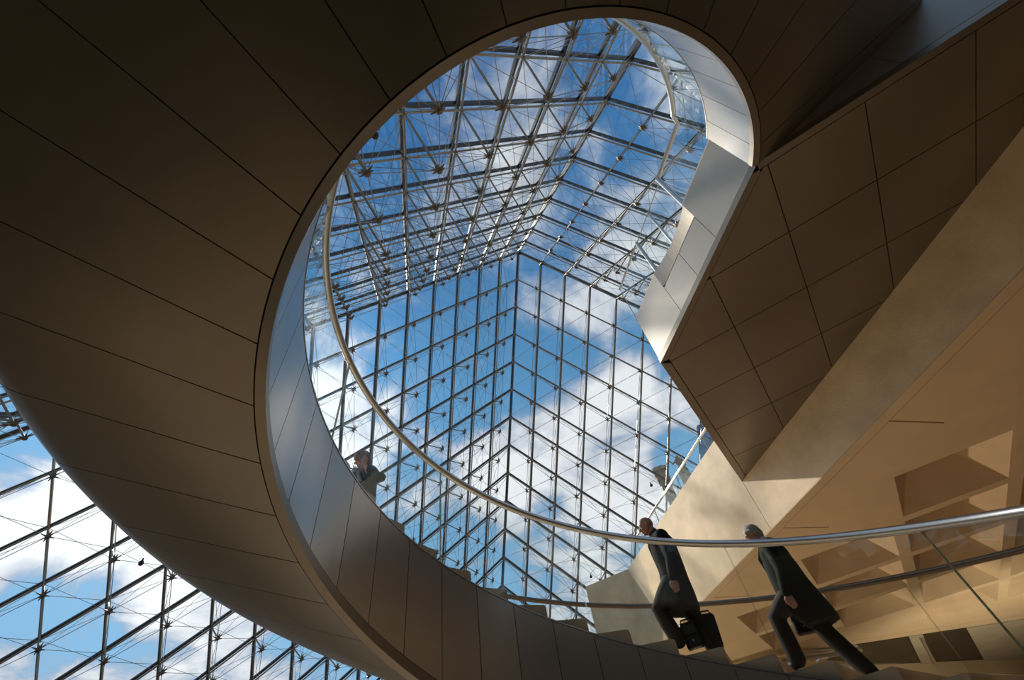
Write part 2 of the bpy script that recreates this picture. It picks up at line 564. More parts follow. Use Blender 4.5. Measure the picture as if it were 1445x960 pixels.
def sweep(name, prof, m, t0, t1f, n=NT):
    """closed profile (r, dz) swept up the helix; t1f(r) is its end angle"""
    mb = MB(); nprof = len(prof)
    for i in range(n+1):
        for r, dz in prof:
            t = t0 + (t1f(r)-t0)*i/n
            mb.v.append(tuple(pol(r, t, zs(t)+dz)))
    for i in range(n):
        for j in range(nprof):
            j2 = (j+1) % nprof
            mb.f.append((i*nprof+j, i*nprof+j2, (i+1)*nprof+j2, (i+1)*nprof+j)); mb.mi.append(0)
    mb.f.append(tuple(reversed(range(nprof)))); mb.mi.append(0)
    mb.f.append(tuple(n*nprof+j for j in range(nprof))); mb.mi.append(0)
    return mb.build(name, m, stair, smooth=True)
te = lambda r: THE
sweep('lower_rim', [(RI-.004, 0), (2.630, -.020), (2.630, .02), (2.60, .09), (RI-.004, .09)], M['rim'], THL, te)
sweep('top_rim', [(RI-.006, HB-.008), (RI+.05, HB-.008), (RI+.05, HB+.006), (RI-.006, HB+.006)], M['steel'], THL, te)
# dark carcass behind the panels
core = [(RI+.028, .05), (2.64, .018)] + [(r-.01 if r > 5.1 else r, dz+.033) for r, dz in PROF[1:]] + [(RO-.03, 1.40), (5.0, 1.40), (4.3, 1.02), (2.7, .93), (RI+.055, .93), (RI+.055, HB-.02), (RI+.028, HB-.02)]
sweep('carcass', core, M['dark_joint'], THL, lambda r: min(THE, t_end(max(r, 2.58))))
# steps, each one a solid stone tread with a rounded nose
for k in range(kmin+1, kmax+1):
    tn = .927 + DTH*(k-1)
    if tn > THE-.03: continue
    zt = zs(tn)+HB+.172
    if k == kmax: zt = min(zt, .06)
    mb = MB()
    th_ = .24
    # profile in (theta fraction, z) : nose at tn, back at tn + DTH
    def ring(r, tn=tn, zt=zt):
        nr = .030
        pts = []
        for q in range(5):
            an = PI - q*PI/8
            pts.append((tn + (nr+nr*math.cos(an))/r, zt-nr+nr*math.sin(an)))
        pts.append((tn+DTH+.012, zt)); pts.append((tn+DTH+.012, zt-.10))
        pts.append((tn+.05/r, zt-th_)); pts.append((tn, zt-th_))
        return [pol(r, min(t, t_end(r)+.0), z) for t, z in pts]
    rs = [2.64, 3.3, 4.0, 4.6, 5.08]
    n9 = len(ring(3))
    for r in rs: mb.v += [tuple(p) for p in ring(r)]
    for i in range(len(rs)-1):
        for j in range(n9):
            j2 = (j+1) % n9
            mb.f.append((i*n9+j, (i+1)*n9+j, (i+1)*n9+j2, i*n9+j2)); mb.mi.append(0)
    mb.f.append(tuple(range(n9))); mb.mi.append(0)
    mb.f.append(tuple((len(rs)-1)*n9+j for j in reversed(range(n9)))); mb.mi.append(0)
    mb.build('step', M['step'], stair, smooth=True)

def curved_balustrade(name, R, dz0, dztop, tj, step, t0, t1, rail_r, label, group, rm='steel'):
    b = empty(name, pol(R, t0, zs(t0)+dz0), label, 'balustrade', group)
    k0 = int(math.floor((t0-tj)/step))
    k = k0
    while tj+k*step < t1-.02:
        ta, tb = max(t0, tj+k*step), min(t1, tj+(k+1)*step)
        if tb-ta > .03:
            g = .004/R*1.2
            def fn(u, v, ta=ta, tb=tb):
                t = (ta+g)*(1-u)+(tb-g)*u
                return pol(R-.009, t, zs(t)+dz0+(dztop-dz0)*v)
            def nv(u, v, ta=ta, tb=tb): return rad(ta*(1-u)+tb*u)*.018
            mb = MB(); mb.slab(fn, 12, 1, nv)
            # the sawn edges of the pane read green
            for fi, f in enumerate(mb.f):
                if fi >= 24: mb.mi[fi] = 1
            mb.build('glass_panel', [M['balustrade'], M['glass_edge']], b, smooth=True)
        k += 1
    n = 160
    mb = MB(); mb.tube([pol(R, t0+(t1-t0)*i/n, zs(t0+(t1-t0)*i/n)+dztop) for i in range(n+1)], rail_r, 14)
    mb.build('handrail', M[rm], b, smooth=True)
    return b
inner_b = curved_balustrade('inner_balustrade', RI+.03, HB-.05, HB+HG, .115, .642, THL, THE, .040,
                  'curved glass balustrade with thick steel handrail round the open well', 'glass balustrades')
outer_b = curved_balustrade('outer_balustrade', 5.10, 1.25, HB+HG+.09, .155, .321, THL, 5.56, .036,
                  'curved glass balustrade with dark handrail on the far side of the steps', 'glass balustrades', 'rail_dark')

# ------------------------------------------------------------------ landing
ZB, ZT = -1.114, .065
XL = -2.50
landing = empty('landing_platform', (XL, -11.07, ZT), 'wedge-shaped landing with dark tiled soffit at the head of the spiral stair', 'landing')
NY0, NY1 = -11.62, -10.47
poly = [(XL+.03, -12.57), (.57, -15.63), (.57, -6.50), (XL+.03, -9.57)]
# slab core with a round bite for the lift
RL = 2.245
mb = MB()
bite = []
a0 = math.asin((NY0-CY)/RL); a1 = math.asin((NY1-CY)/RL)
for i in range(17):
    a = a0+(a1-a0)*i/16
    bite.append((CX+(RL+.012)*math.cos(a), CY+(RL+.012)*math.sin(a)))
mb.prism([(XL+.03, -12.55), (.57, -15.6), (.57, -6.52), (XL+.03, -9.59), (XL+.03, NY1)] + list(reversed(bite))[1:-1] + [(XL+.03, NY0)], -.36, ZT)
mb.prism([(XL+.03, -12.55), (.57, -15.6), (.57, -6.52), (XL+.03, -9.59)], ZB+.03, -.36)
mb.build('slab_core', M['dark_joint'], landing)
# curved metal in the bite
mb = MB()
mb.slab(lambda u, v: pol(RL-.01, a0+(a1-a0)*u, -.345+(ZT+.345)*v), 20, 1, lambda u, v: rad(a0+(a1-a0)*u)*.018)
tag(mb.build('curved_cheek', M['brushed'], landing, smooth=True), 'polished concave metal cheek where the lift docks')
mb = MB(); mb.prism([(XL, NY0), (XL+.3, NY0), (XL+.3, NY1), (XL, NY1)], -.36, -.342)
mb.build('sill_plate', M['brushed'], landing)
# floor finish
mb = MB(); mb.prism([(XL+.0, -12.58), (.57, -15.65), (.57, -6.50), (XL+.26, -9.30+.0), (XL+.26, -12.0)][:3] + [(.57, -6.50), (XL, -9.57), (XL, NY1)] + list(reversed(bite))[1:-1] + [(XL, NY0)], ZT, ZT+.02)
mb.build('floor_finish', M['step'], landing)
# fascia panels on the well side
for y0, y1, zt in ((-12.57, NY0, ZT), (NY0, -11.055, -.345), (-11.055, NY1, -.345), (NY1, -9.57, ZT)):
    mb = MB(); mb.box((XL, y0+.004, ZB+.105), (XL+.025, y1-.004, zt))
    mb.build('fascia_panel', M['landing_fascia'], landing)
mb = MB(); mb.box((XL-.003, -12.575, ZB-.002), (XL+.025, -9.565, ZB+.097)); mb.build('fascia_rim', M['rim'], landing)
s2 = 1/math.sqrt(2)
# fascia along the near edge (x + y = const), running away to the upper right
e1 = Vector((s2, -s2, 0)); n1 = Vector((-s2, -s2, 0))
P1 = Vector((XL, -12.595, 0))
Ln = 4.33
xs = [0, 1.62, 3.1, Ln]
for q in range(3):
    mb = MB(); mb.obox(P1+e1*(xs[q]+.004)+Vector((0, 0, ZB+.105)), e1*(xs[q+1]-xs[q]-.008), -n1*.025, (0, 0, ZT-ZB-.105))
    mb.build('fascia_panel', M['landing_fascia'], landing)
mb = MB(); mb.obox(P1+Vector((0, 0, ZB-.002)), e1*Ln, -n1*.025, (0, 0, .099)); mb.build('fascia_rim', M['rim'], landing)
# fascia along the far edge
e2 = Vector((s2, s2, 0)); n2 = Vector((-s2, s2, 0))
P2 = Vector((XL, -9.565, 0))
for q in range(3):
    mb = MB(); mb.obox(P2+e2*(q*1.45+.004)+Vector((0, 0, ZB+.105)), e2*1.44, -n2*.025, (0, 0, ZT-ZB-.105))
    mb.build('fascia_panel', M['landing_fascia'], landing)
mb = MB(); mb.obox(P2+Vector((0, 0, ZB-.002)), e2*4.34, -n2*.025, (0, 0, .099)); mb.build('fascia_rim', M['rim'], landing)
# soffit border and tiles, s = x+y, d = x-y
def sd(s, d): return ((s+d)/2, (s-d)/2)
def clip(poly, a, b, c):
    """keep a*x + b*y <= c"""
    out_ = []
    for i in range(len(poly)):
        p, q = poly[i], poly[(i+1) % len(poly)]
        fp, fq = a*p[0]+b*p[1]-c, a*q[0]+b*q[1]-c
        if fp <= 0: out_.append(p)
        if (fp < 0 < fq) or (fq < 0 < fp):
            t = fp/(fp-fq); out_.append((p[0]+(q[0]-p[0])*t, p[1]+(q[1]-p[1])*t))
    return out_
SG = [-14.96, -13.46, -11.95, -10.42, -8.88, -7.36, -5.8]
DG = [7.25, 8.72, 10.23, 11.75, 13.27, 14.8, 16.3]
for i in range(len(SG)-1):
    for j in range(len(DG)-1):
        gg = .009
        p = [sd(SG[i]+gg, DG[j]+gg), sd(SG[i]+gg, DG[j+1]-gg), sd(SG[i+1]-gg, DG[j+1]-gg), sd(SG[i+1]-gg, DG[j]+gg)]
        p = clip(p, -1, 0, -(XL+.10)); p = clip(p, 1, 0, .57)
        if len(p) < 3: continue
        ar = abs(sum(p[q][0]*p[(q+1) % len(p)][1]-p[(q+1) % len(p)][0]*p[q][1] for q in range(len(p))))/2
        if ar < .01: continue
        if sum(p[q][0]*p[(q+1) % len(p)][1]-p[(q+1) % len(p)][0]*p[q][1] for q in range(len(p))) < 0: p = p[::-1]
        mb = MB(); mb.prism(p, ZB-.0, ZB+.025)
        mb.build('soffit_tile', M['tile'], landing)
for pl_ in ([sd(-15.08, 10.06), sd(-15.08, 16.2), sd(-14.97, 16.2), sd(-14.97, 9.98)],
            [sd(-12.04, 7.07), sd(-12.04+.12, 7.24), sd(-6.0, 7.24), sd(-6.0, 7.07)],
            [(XL, -12.58), (XL+.092, -12.50), (XL+.092, -9.64), (XL, -9.56)]):
    p = clip(pl_, 1, 0, .57)
    if sum(p[q][0]*p[(q+1) % len(p)][1]-p[(q+1) % len(p)][0]*p[q][1] for q in range(len(p))) < 0: p = p[::-1]
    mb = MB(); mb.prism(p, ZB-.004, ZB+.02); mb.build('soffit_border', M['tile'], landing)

# balustrade on the landing edge
lb = empty('landing_balustrade', (-2.40, -11.07, ZT), 'straight glass balustrade with gate and steel posts on the landing edge', 'balustrade', 'glass balustrades')
XG = -2.40
def gpanel(p, q, z0, z1, parent, name='glass_panel', th=.018):
    p, q = Vector(p), Vector(q)
    d = q-p; nn = Vector((-d.y, d.x, 0)).normalized()*th
    mb = MB(); mb.obox(Vector((p.x, p.y, z0))-nn/2, (d.x, d.y, 0), nn, (0, 0, z1-z0))
    for i in range(6): mb.mi[i] = 0 if i in (2, 4) else 1
    return mb.build(name, [M['balustrade'], M['glass_edge']], parent)
gpanel((XG, -12.50), (XG, -11.63), ZT-.03, 1.27, lb)
gpanel((XG, -11.56), (XG, -11.05), ZT+.03, 1.21, lb, 'gate_leaf')
gpanel((XG, -11.01), (XG, -10.49), ZT+.03, 1.21, lb, 'gate_leaf')
gpanel((XG, -10.42), (XG, -9.47), ZT-.03, 1.21, lb)
mb = MB(); mb.tube([(-2.513, -12.56, 1.30), (XG, -12.46, 1.30), (XG, -11.59, 1.30)], .036, 12); mb.build('handrail', M['steel'], lb, True)
mb = MB(); mb.tube([(XG, -10.44, 1.22), (XG, -9.46, 1.22)], .020, 10); mb.build('handrail', M['steel'], lb, True)
for y, r in ((-11.595, .040), (-11.03, .022), (-10.455, .030)):
    mb = MB(); mb.tube([(XG, y, ZT-.02), (XG, y, 1.31 if y < -11.5 else 1.23)], r, 12); mb.build('post', M['steel'], lb, True)

# ------------------------------------------------------------------ ground slab edge, stone walls
XW = .58
ZC = -2.19
wall = empty('wall_stone', (XW, -6, ZC), 'sunlit limestone edge wall under the ground floor beside the landing', None, kind='structure')
ys = [-20.5, -17.2, -13.85, -10.2, -6.50, -3.3, -.22]
ys = [-20.5, -16.9, -13.4, -6.50, -.22]
for q in range(len(ys)-1):
    mb = MB(); mb.box((XW, ys[q]+.006, ZC), (XW+.05, ys[q+1]-(.006 if q < len(ys)-2 else -.001), .07))
    mb.build('stone_panel', M['stone'], wall)
mb = MB(); mb.box((XW+.02, -20.5, ZC+.01), (XW+.2, -.30, .06)); mb.build('backing', M['stone_joint'], wall)
w2 = empty('wall_corner', (XW, -.22, ZC), 'shaded limestone return wall turning the corner beyond the bald man', None, kind='structure')
c0 = Vector((XW, -.22, 0)); ev = Vector((-s2, s2, 0)); nb = Vector((s2, s2, 0))
for q0, q1 in ((0.004, 1.54),):
    mb = MB(); mb.obox(c0+ev*q0+Vector((0, 0, -2.9)), ev*(q1-q0), nb*.05, (0, 0, 2.97)); mb.build('stone_panel', M['stone'], w2)
mb = MB(); mb.obox(c0+ev*.03+nb*.03+Vector((0, 0, -2.88)), ev*1.5, nb*.3, (0, 0, 2.94)); mb.build('backing', M['stone_joint'], w2)

gs = empty('floor_ground', (8, -4, 0), 'ground floor slab beyond the stone edge wall', None, kind='structure')
GP = [(XW+.2, -20.5), (XW+.2, -.3), (-.30, .78), (-.30+.2, 1.0), (11, 12.3), (17.0, 7.5), (24.2, .2), (4, -20.5)]
def ccw(p):
    return p if sum(p[q][0]*p[(q+1) % len(p)][1]-p[(q+1) % len(p)][0]*p[q][1] for q in range(len(p))) > 0 else p[::-1]
mb = MB(); mb.prism(ccw(GP), -.5, .06)
mb.build('slab', M['stone'], gs)
gs2 = empty('shade_slab_south', (-12, -21, 0), 'unseen slab added behind the stair foot to shade the hall', None, kind='structure')
mb = MB(); mb.prism(ccw([(-26.5, -26.5), (XW-.02, -26.5), (XW-.02, -16.8), (-8.5, -16.8), (-9.5, -10.6), (-26.5, -10.6)]), -1.1, .06)  # added out of view to keep sky and sun off the southern hall floor
mb.build('slab', M['tile'], gs2)
# far railing on the ground floor edge
fb = empty('ground_balustrade', (1.33, -3.5, .06), 'glass balustrade with pale steel rail above the sunlit stone wall', 'balustrade', 'glass balustrades')
for q in range(4):
    gpanel((1.32, -7.0+q*1.75+.01), (1.32, -7.0+(q+1)*1.75-.01), .03, 1.16, fb)
mb = MB(); mb.tube([(1.32, -7.1, 1.19), (1.32, .1, 1.19)], .035, 12); mb.build('handrail', M['steel'], fb, True)

# ------------------------------------------------------------------ coffered ceiling
ceil = empty('ceiling', (7, -6, ZC), 'beige concrete ceiling of pyramid-shaped coffers beyond the stair', None, kind='structure')
HWD = 1.29
def edge_y(x): return .42 - .217*(x-7.9)
cells = []
for k in range(-5, 5):
    for m in range(-4, 9):
        s, d = -4.78+2.93*k, 11.52+2.94*m
        c4 = [sd(s-HWD, d-HWD), sd(s-HWD, d+HWD), sd(s+HWD, d+HWD), sd(s+HWD, d-HWD)]
        if min(p[0] for p in c4) < 1.98 or max(p[0] for p in c4) > 17.5 or min(p[1] for p in c4) < -16.5: continue
        if any(p[1] > edge_y(p[0])-.35 for p in c4): continue
        cells.append((s, d))
outer = ccw([(XW+.05, -17.5), (XW+.05, -.3), (3.2, 1.3), (3.5, edge_y(3.5)), (18, edge_y(18)), (18, -17.5)])
bm = bmesh.new()
def loop(pts):
    vs = [bm.verts.new((x, y, ZC)) for x, y in pts]
    for i in range(len(vs)): bm.edges.new((vs[i], vs[(i+1) % len(vs)]))
loop(outer)
for s, d in cells:
    loop([sd(s-HWD, d-HWD), sd(s-HWD, d+HWD), sd(s+HWD, d+HWD), sd(s+HWD, d-HWD)])
bmesh.ops.triangle_fill(bm, use_beauty=True, edges=bm.edges[:])
me = bpy.data.meshes.new('ceiling_rib')
bmesh.ops.recalc_face_normals(bm, faces=bm.faces[:])
for v in bm.verts: v.co -= Vector((7, -6, ZC))
bm.to_mesh(me); bm.free(); me.materials.append(M['ceiling'])
link(bpy.data.objects.new('ceiling_rib', me), ceil, (7, -6, ZC))
mb = MB()
q4 = [Vector((*sd(-HWD, -HWD), 0)), Vector((*sd(-HWD, HWD), 0)), Vector((*sd(HWD, HWD), 0)), Vector((*sd(HWD, -HWD), 0))]
ap = Vector((0, 0, 1.04))
mb.add(q4+[ap]+[p+Vector((0, 0, .002)) for p in q4]+[ap+Vector((0, 0, .06))],
       [(0, 1, 4), (1, 2, 4), (2, 3, 4), (3, 0, 4), (6, 5, 9), (7, 6, 9), (8, 7, 9), (5, 8, 9)])
cof = mb.mesh('coffer', M['coffer'])
for s, d in cells:
    inst('coffer', cof, ceil, Vector((*sd(s, d), ZC)))
# flat trim boards along the wall, joints open between them
yy = [-17.5, -15.57, -12.57, -9.57, -6.57, -3.57, -.62]
for q in range(len(yy)-1):
    mb = MB(); mb.box((.80+.010, yy[q]+.013, ZC-.02), (1.84, yy[q+1]-.013, ZC+.0)); mb.build('ceiling_panel', M['ceiling'], ceil)
mb = MB(); mb.box((XW-.0, -17.5, ZC-.022), (.79, -.4, ZC-.001)); mb.build('ceiling_border', M['ceiling'], ceil)
mb = MB(); mb.box((.785, -17.5, ZC-.003), (1.862, -.62, ZC+.001)); mb.build('ceiling_joint', M['stone_joint'], ceil)
# band beyond the coffers and its joint
mb = MB(); mb.obox((4.4, edge_y(4.4)-.42, ZC-.012), (13.4, -.217*13.4, 0), (0, .40, 0), (0, 0, .012)); mb.build('ceiling_border', M['ceiling'], ceil)

far = empty('ceiling_far', (12, 2, ZC), 'plain grey-green ceiling with two dark sunk panels beyond the coffers', None, kind='structure')
def farq(pts, z0, z1, name, m):
    mb = MB(); mb.prism(ccw(pts), z0, z1); return mb.build(name, m, far)
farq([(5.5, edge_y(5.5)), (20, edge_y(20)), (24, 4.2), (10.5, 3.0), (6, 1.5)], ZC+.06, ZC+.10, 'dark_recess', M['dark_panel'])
M['far_stone'] = mat('far_stone', (.44, .38, .29), .8, noise=.1, scale=2)
farq([(9.50, .165), (10.0, .10), (13.6, 3.55), (13.2, 3.7)], ZC, ZC+.055, 'ceiling_panel', M['far_stone'])
farq([(11.45, -.20), (20, edge_y(20)), (24, 4.3), (16.3, 3.8)], ZC, ZC+.055, 'ceiling_panel', M['far_stone'])
farq([(6.0, .80), (7.75, .50), (8.6, 1.25), (7.0, 1.9)], ZC, ZC+.055, 'ceiling_panel', M['far_stone'])
mb = MB(); mb.tube([(10.05, .25, ZC-.03), (13.6, 3.5, ZC-.03)], .045, 8)
tag(mb.build('ceiling_rail', M['white_metal'], far, True), 'thin pale metal rail between the dark panels')
fx = empty('ceiling_fixture', (6.5, .9, ZC-.1), 'metal track lamp fixture under the ceiling behind the grey-haired man', 'lamp')
def fxt(p, q, r): return MB(), p, q, r
for off, r, nm in ((0, .07, 'rail'), (.28, .035, 'rail')):
    mb = MB(); mb.tube([(7.85, .60+off, ZC-.12), (4.6, .35+off, ZC-.30)], r, 8); mb.build(nm, M['white_metal'], fx, True)
for i in range(3):
    t = .12+.33*i
    p = Vector((7.85-3.25*t, .74-.25*t, ZC-.14-.18*t))
    mb = MB(); mb.obox(p-Vector((.12, .12, .09)), (.24, 0, 0), (0, .24, 0), (0, 0, .14)); mb.build('lamp_head', M['white_metal'], fx)

# far wall under it
bw = empty('wall_far', (14, 4.2, -5), 'warm stone wall low behind the steps under the dark panels', None, kind='structure')
mb = MB(); mb.obox((2.5, 2.3, -7.8), (22, 2.2, 0), (0, .3, 0), (0, 0, 5.66)); mb.build('stone_face', M['ceiling'], bw)

# unseen warm fill spot, added on the north side to light the coffered ceiling
up_d = bpy.data.lights.new('ceiling_fill_north', 'SPOT'); up = bpy.data.objects.new('ceiling_fill_north', up_d); C.objects.link(up)
up_d.spot_size = math.radians(75); up_d.spot_blend = .6; up_d.shadow_soft_size = .25; up_d.energy = 4900; up_d.color = (1.0, .80, .56)
up.location = (-5, 9.5, -6.9)
up.rotation_euler = (Vector((8, -5, -2.2))-Vector(up.location)).to_track_quat('-Z', 'Y').to_euler()

up2_d = bpy.data.lights.new('ceiling_fill_far', 'SPOT'); up2 = bpy.data.objects.new('ceiling_fill_far', up2_d); C.objects.link(up2)  # second unseen fill spot, added to brighten the far ceiling and step ends
up2_d.spot_size = math.radians(110); up2_d.spot_blend = .8; up2_d.shadow_soft_size = .3; up2_d.energy = 1100; up2_d.color = (1.0, .82, .58)
up2.location = (9.5, -3, -7.4); up2.rotation_euler = (Vector((12, -1, 0))-Vector(up2.location)).to_track_quat('-Z', 'Y').to_euler()
# ------------------------------------------------------------------ hall floor and basement walls
hall = MB(); hall.box((-27, -27, -8.1), (27, 27, -7.8))
tag(hall.build('floor', M['floor']), 'pale stone floor of the hall below the stair', None, kind='structure')
for nm, p0, p1 in (('wall_basement_west', (-27.3, -27, -7.8), (-27, 27, -.15)), ('wall_basement_east', (27, -27, -7.8), (27.3, 27, -.15)),
                   ('wall_basement_south', (-27, -27.3, -7.8), (27, -27, -.15)), ('wall_basement_north', (-27, 27, -7.8), (27, 27.3, -.15))):
    mb = MB(); mb.box(p0, p1); tag(mb.build(nm, M['basement']), 'stone side wall of the hall below ground', None, kind='structure')
# plaza outside, with the square hole the pyramid stands over
mb = MB(); Rb = CD+.25
o4 = [(-260, -260), (260, -260), (260, 260), (-260, 260)]
i4 = [(0, -Rb), (Rb, 0), (0, Rb), (-Rb, 0)]
i8 = [(-Rb/2-6, -Rb/2-6)]
ring_o = [(0, -260), (260, -260), (260, 0), (260, 260), (0, 260), (-260, 260), (-260, 0), (-260, -260)]
ring_i = [(0, -Rb), (Rb/2, -Rb/2), (Rb, 0), (Rb/2, Rb/2), (0, Rb), (-Rb/2, Rb/2), (-Rb, 0), (-Rb/2, -Rb/2)]
vs = [(x, y, -.10) for x, y in ring_o] + [(x, y, -.10) for x, y in ring_i] + [(x, y, -.9) for x, y in ring_i] + [(x, y, -.9) for x, y in ring_o]
fs = []
for i in range(8):
    j = (i+1) % 8
    fs += [(i, j, 8+j, 8+i), (8+i, 8+j, 16+j, 16+i), (16+i, 16+j, 24+j, 24+i)]
mb.add(vs, fs)
tag(mb.build('ground_plaza', M['plaza']), 'stone plaza outside the pyramid', None, kind='structure')

# ------------------------------------------------------------------ palace beyond the glass
def cdir(az, el):
    a, e = math.radians(az), math.radians(el)
    return Vector((math.cos(a)*math.cos(e), math.sin(a)*math.cos(e), math.sin(e)))
def at(az, el, dist):
    """point at azimuth/elevation from the stair foot, horizontal distance dist"""
    a = math.radians(az)
    return Vector((CAM.x+math.cos(a)*dist, CAM.y+math.sin(a)*dist, CAM.z+math.tan(math.radians(el))*dist))
DI = 62
ch = empty('palace_chimney', at(55.1, 20, DI), 'carved stone chimney stack of the palace seen through the lattice', 'chimney')
base = at(55.2, 20, DI); base.z = 0
topz = at(55.2, 31.6, DI).z
t_ = Vector((-math.sin(math.radians(55)), math.cos(math.radians(55)), 0)); r_ = Vector((math.cos(math.radians(55)), math.sin(math.radians(55)), 0))
def blk(name, parent, c, w, dp, z0, z1, m):
    mb = MB(); mb.obox(Vector((c.x, c.y, z0))-t_*w/2-r_*dp/2, t_*w, r_*dp, (0, 0, z1-z0)); return mb.build(name, m, parent)
blk('shaft', ch, base, 1.35, 1.4, 0, topz-2.2, M['palace'])
blk('cornice', ch, base, 1.75, 1.8, topz-2.2, topz-1.75, M['palace'])
blk('cap', ch, base, 1.35, 1.5, topz-1.75, topz-.7, M['palace'])
blk('crest', ch, base, 2.0, 1.9, topz-.7, topz-.25, M['palace'])
blk('crest', ch, base+t_*.1, 1.3, 1.4, topz-.25, topz+.05, M['palace'])
st = empty('palace_statue', at(52.3, 20, DI), 'stone figure on a pedestal standing on the palace roof', 'statue')
sb = at(52.5, 20, DI); stz = at(52.4, 32.2, DI).z
def lathe(mb, c, prof, n=12, sx=1, sy=1):
    b = len(mb.v)
    for z, r in prof:
        for k in range(n):
            a = 2*PI*k/n
            mb.v.append(tuple(Vector((c.x, c.y, z)) + t_*math.cos(a)*r*sx + r_*math.sin(a)*r*sy))
    for i in range(len(prof)-1):
        for k in range(n):
            k2 = (k+1) % n
            mb.f.append((b+i*n+k, b+i*n+k2, b+(i+1)*n+k2, b+(i+1)*n+k)); mb.mi.append(0)
    mb.f.append(tuple(b+k for k in reversed(range(n)))); mb.mi.append(0)
    mb.f.append(tuple(b+(len(prof)-1)*n+k for k in range(n))); mb.mi.append(0)
mb = MB()
lathe(mb, sb, [(stz-3.4, .62), (stz-2.4, .66), (stz-1.7, .42), (stz-1.35, .34), (stz-1.0, .46), (stz-.62, .50), (stz-.5, .20), (stz-.38, .22), (stz-.12, .25), (stz+.05, .12)], sx=1.1)
mb.tube([Vector((sb.x, sb.y, stz-.7))+t_*.4, Vector((sb.x, sb.y, stz-1.0))+t_*.9, Vector((sb.x, sb.y, stz-.35))+t_*1.15], [.16, .14, .1], 8)
mb.tube([Vector((sb.x, sb.y, stz-.7))-t_*.4, Vector((sb.x, sb.y, stz-1.3))-t_*.75, Vector((sb.x, sb.y, stz-1.9))-t_*.6], [.16, .13, .1], 8)
mb.build('figure', M['palace'], st, True)
blk('pedestal', st, sb, 1.5, 1.5, stz-7, stz-3.4, M['palace'])
blk('shaft', st, sb, 1.1, 1.1, 0, stz-7, M['palace'])
pv_ = empty('palace_pavilion', at(46, 10, DI+6), 'palace pavilion with steep slate roof beyond the stone wall', 'building')
pc = at(45.2, 10, DI+6); pz = at(48, 32.6, DI+6).z
def pav(mb, w0, w1, z0, z1):
    lo = [Vector((pc.x, pc.y, z0)) + t_*sx*w0 + r_*sy*w0 for sx, sy in ((-1, -1), (1, -1), (1, 1), (-1, 1))]
    hi = [Vector((pc.x, pc.y, z1)) + t_*sx*w1 + r_*sy*w1 for sx, sy in ((-1, -1), (1, -1), (1, 1), (-1, 1))]
    mb.add(lo+hi, [(0, 3, 2, 1), (4, 5, 6, 7), (0, 1, 5, 4), (1, 2, 6, 5), (2, 3, 7, 6), (3, 0, 4, 7)])
mb = MB(); pav(mb, 9.0, 9.0, -.1, 21); mb.build('body', M['palace'], pv_)
mb = MB(); pav(mb, 9.6, 9.6, 21, 22); mb.build('cornice', M['palace'], pv_)
mb = MB(); pav(mb, 8.8, 4.2, 22, pz-.6); mb.build('roof', M['slate'], pv_)
mb = MB(); pav(mb, 4.3, 4.0, pz-.6, pz); mb.build('roof_crest', M['slate'], pv_)
for q in range(5):
    mb = MB(); mb.obox(Vector((pc.x, pc.y, 14))+t_*(-7.2+q*3.4)-r_*9.05, t_*1.5, r_*.2, (0, 0, 4)); mb.build('window', M['mullion'], pv_)

# ------------------------------------------------------------------ people
def capsule_chain(mb, pts, rr, n=14, flat=None):
    """closed tapered tube with rounded ends; flat = (axis, factor) squashes along an axis"""
    pts = [Vector(p) for p in pts]
    # rounded ends
    P, R = [], []
    d0 = (pts[0]-pts[1]).normalized(); d1 = (pts[-1]-pts[-2]).normalized()
    for a in (80, 55, 25):
        P.append(pts[0]+d0*rr[0]*math.sin(math.radians(a))); R.append(rr[0]*math.cos(math.radians(a)))
    P += pts; R += list(rr)
    for a in (25, 55, 80):
        P.append(pts[-1]+d1*rr[-1]*math.sin(math.radians(a))); R.append(rr[-1]*math.cos(math.radians(a)))
    b0 = len(mb.v)
    mb.tube(P, R, n)
    if flat:
        ax, f = flat; ax = Vector(ax).normalized()
        # squash about the centre line
        for i, p in enumerate(P):
            for k in range(n):
                v = Vector(mb.v[b0+i*n+k]); dlt = v-p
                v = p + dlt - ax*dlt.dot(ax)*(1-f)
                mb.v[b0+i*n+k] = tuple(v)
def ellipsoid(mb, c, rad_, axes, nu=16, nv=12):
    c = Vector(c); A, B, Cc = [Vector(a).normalized() for a in axes]
    b = len(mb.v)
    for i in range(1, nv):
        ph = PI*i/nv
        for k in range(nu):
            a = 2*PI*k/nu
            mb.v.append(tuple(c + A*rad_[0]*math.sin(ph)*math.cos(a) + B*rad_[1]*math.sin(ph)*math.sin(a) + Cc*rad_[2]*math.cos(ph)))
    t = len(mb.v); mb.v.append(tuple(c+Cc*rad_[2])); mb.v.append(tuple(c-Cc*rad_[2]))
    for i in range(nv-2):
        for k in range(nu):
            k2 = (k+1) % nu
            mb.f.append((b+i*nu+k, b+(i+1)*nu+k, b+(i+1)*nu+k2, b+i*nu+k2)); mb.mi.append(0)
    for k in range(nu):
        k2 = (k+1) % nu
        mb.f.append((t, b+k, b+k2)); mb.mi.append(0)
        mb.f.append((t+1, b+(nv-2)*nu+k2, b+(nv-2)*nu+k)); mb.mi.append(0)
def rings_loft(mb, rings, cap=True):
    """rings: list of lists of Vectors with equal count"""
    b = len(mb.v); n = len(rings[0])
    for r in rings: mb.v += [tuple(p) for p in r]
    for i in range(len(rings)-1):
        for k in range(n):
            k2 = (k+1) % n
            mb.f.append((b+i*n+k, b+i*n+k2, b+(i+1)*n+k2, b+(i+1)*n+k)); mb.mi.append(0)
    if cap:
        mb.f.append(tuple(b+k for k in reversed(range(n)))); mb.mi.append(0)
        mb.f.append(tuple(b+(len(rings)-1)*n+k for k in range(n))); mb.mi.append(0)
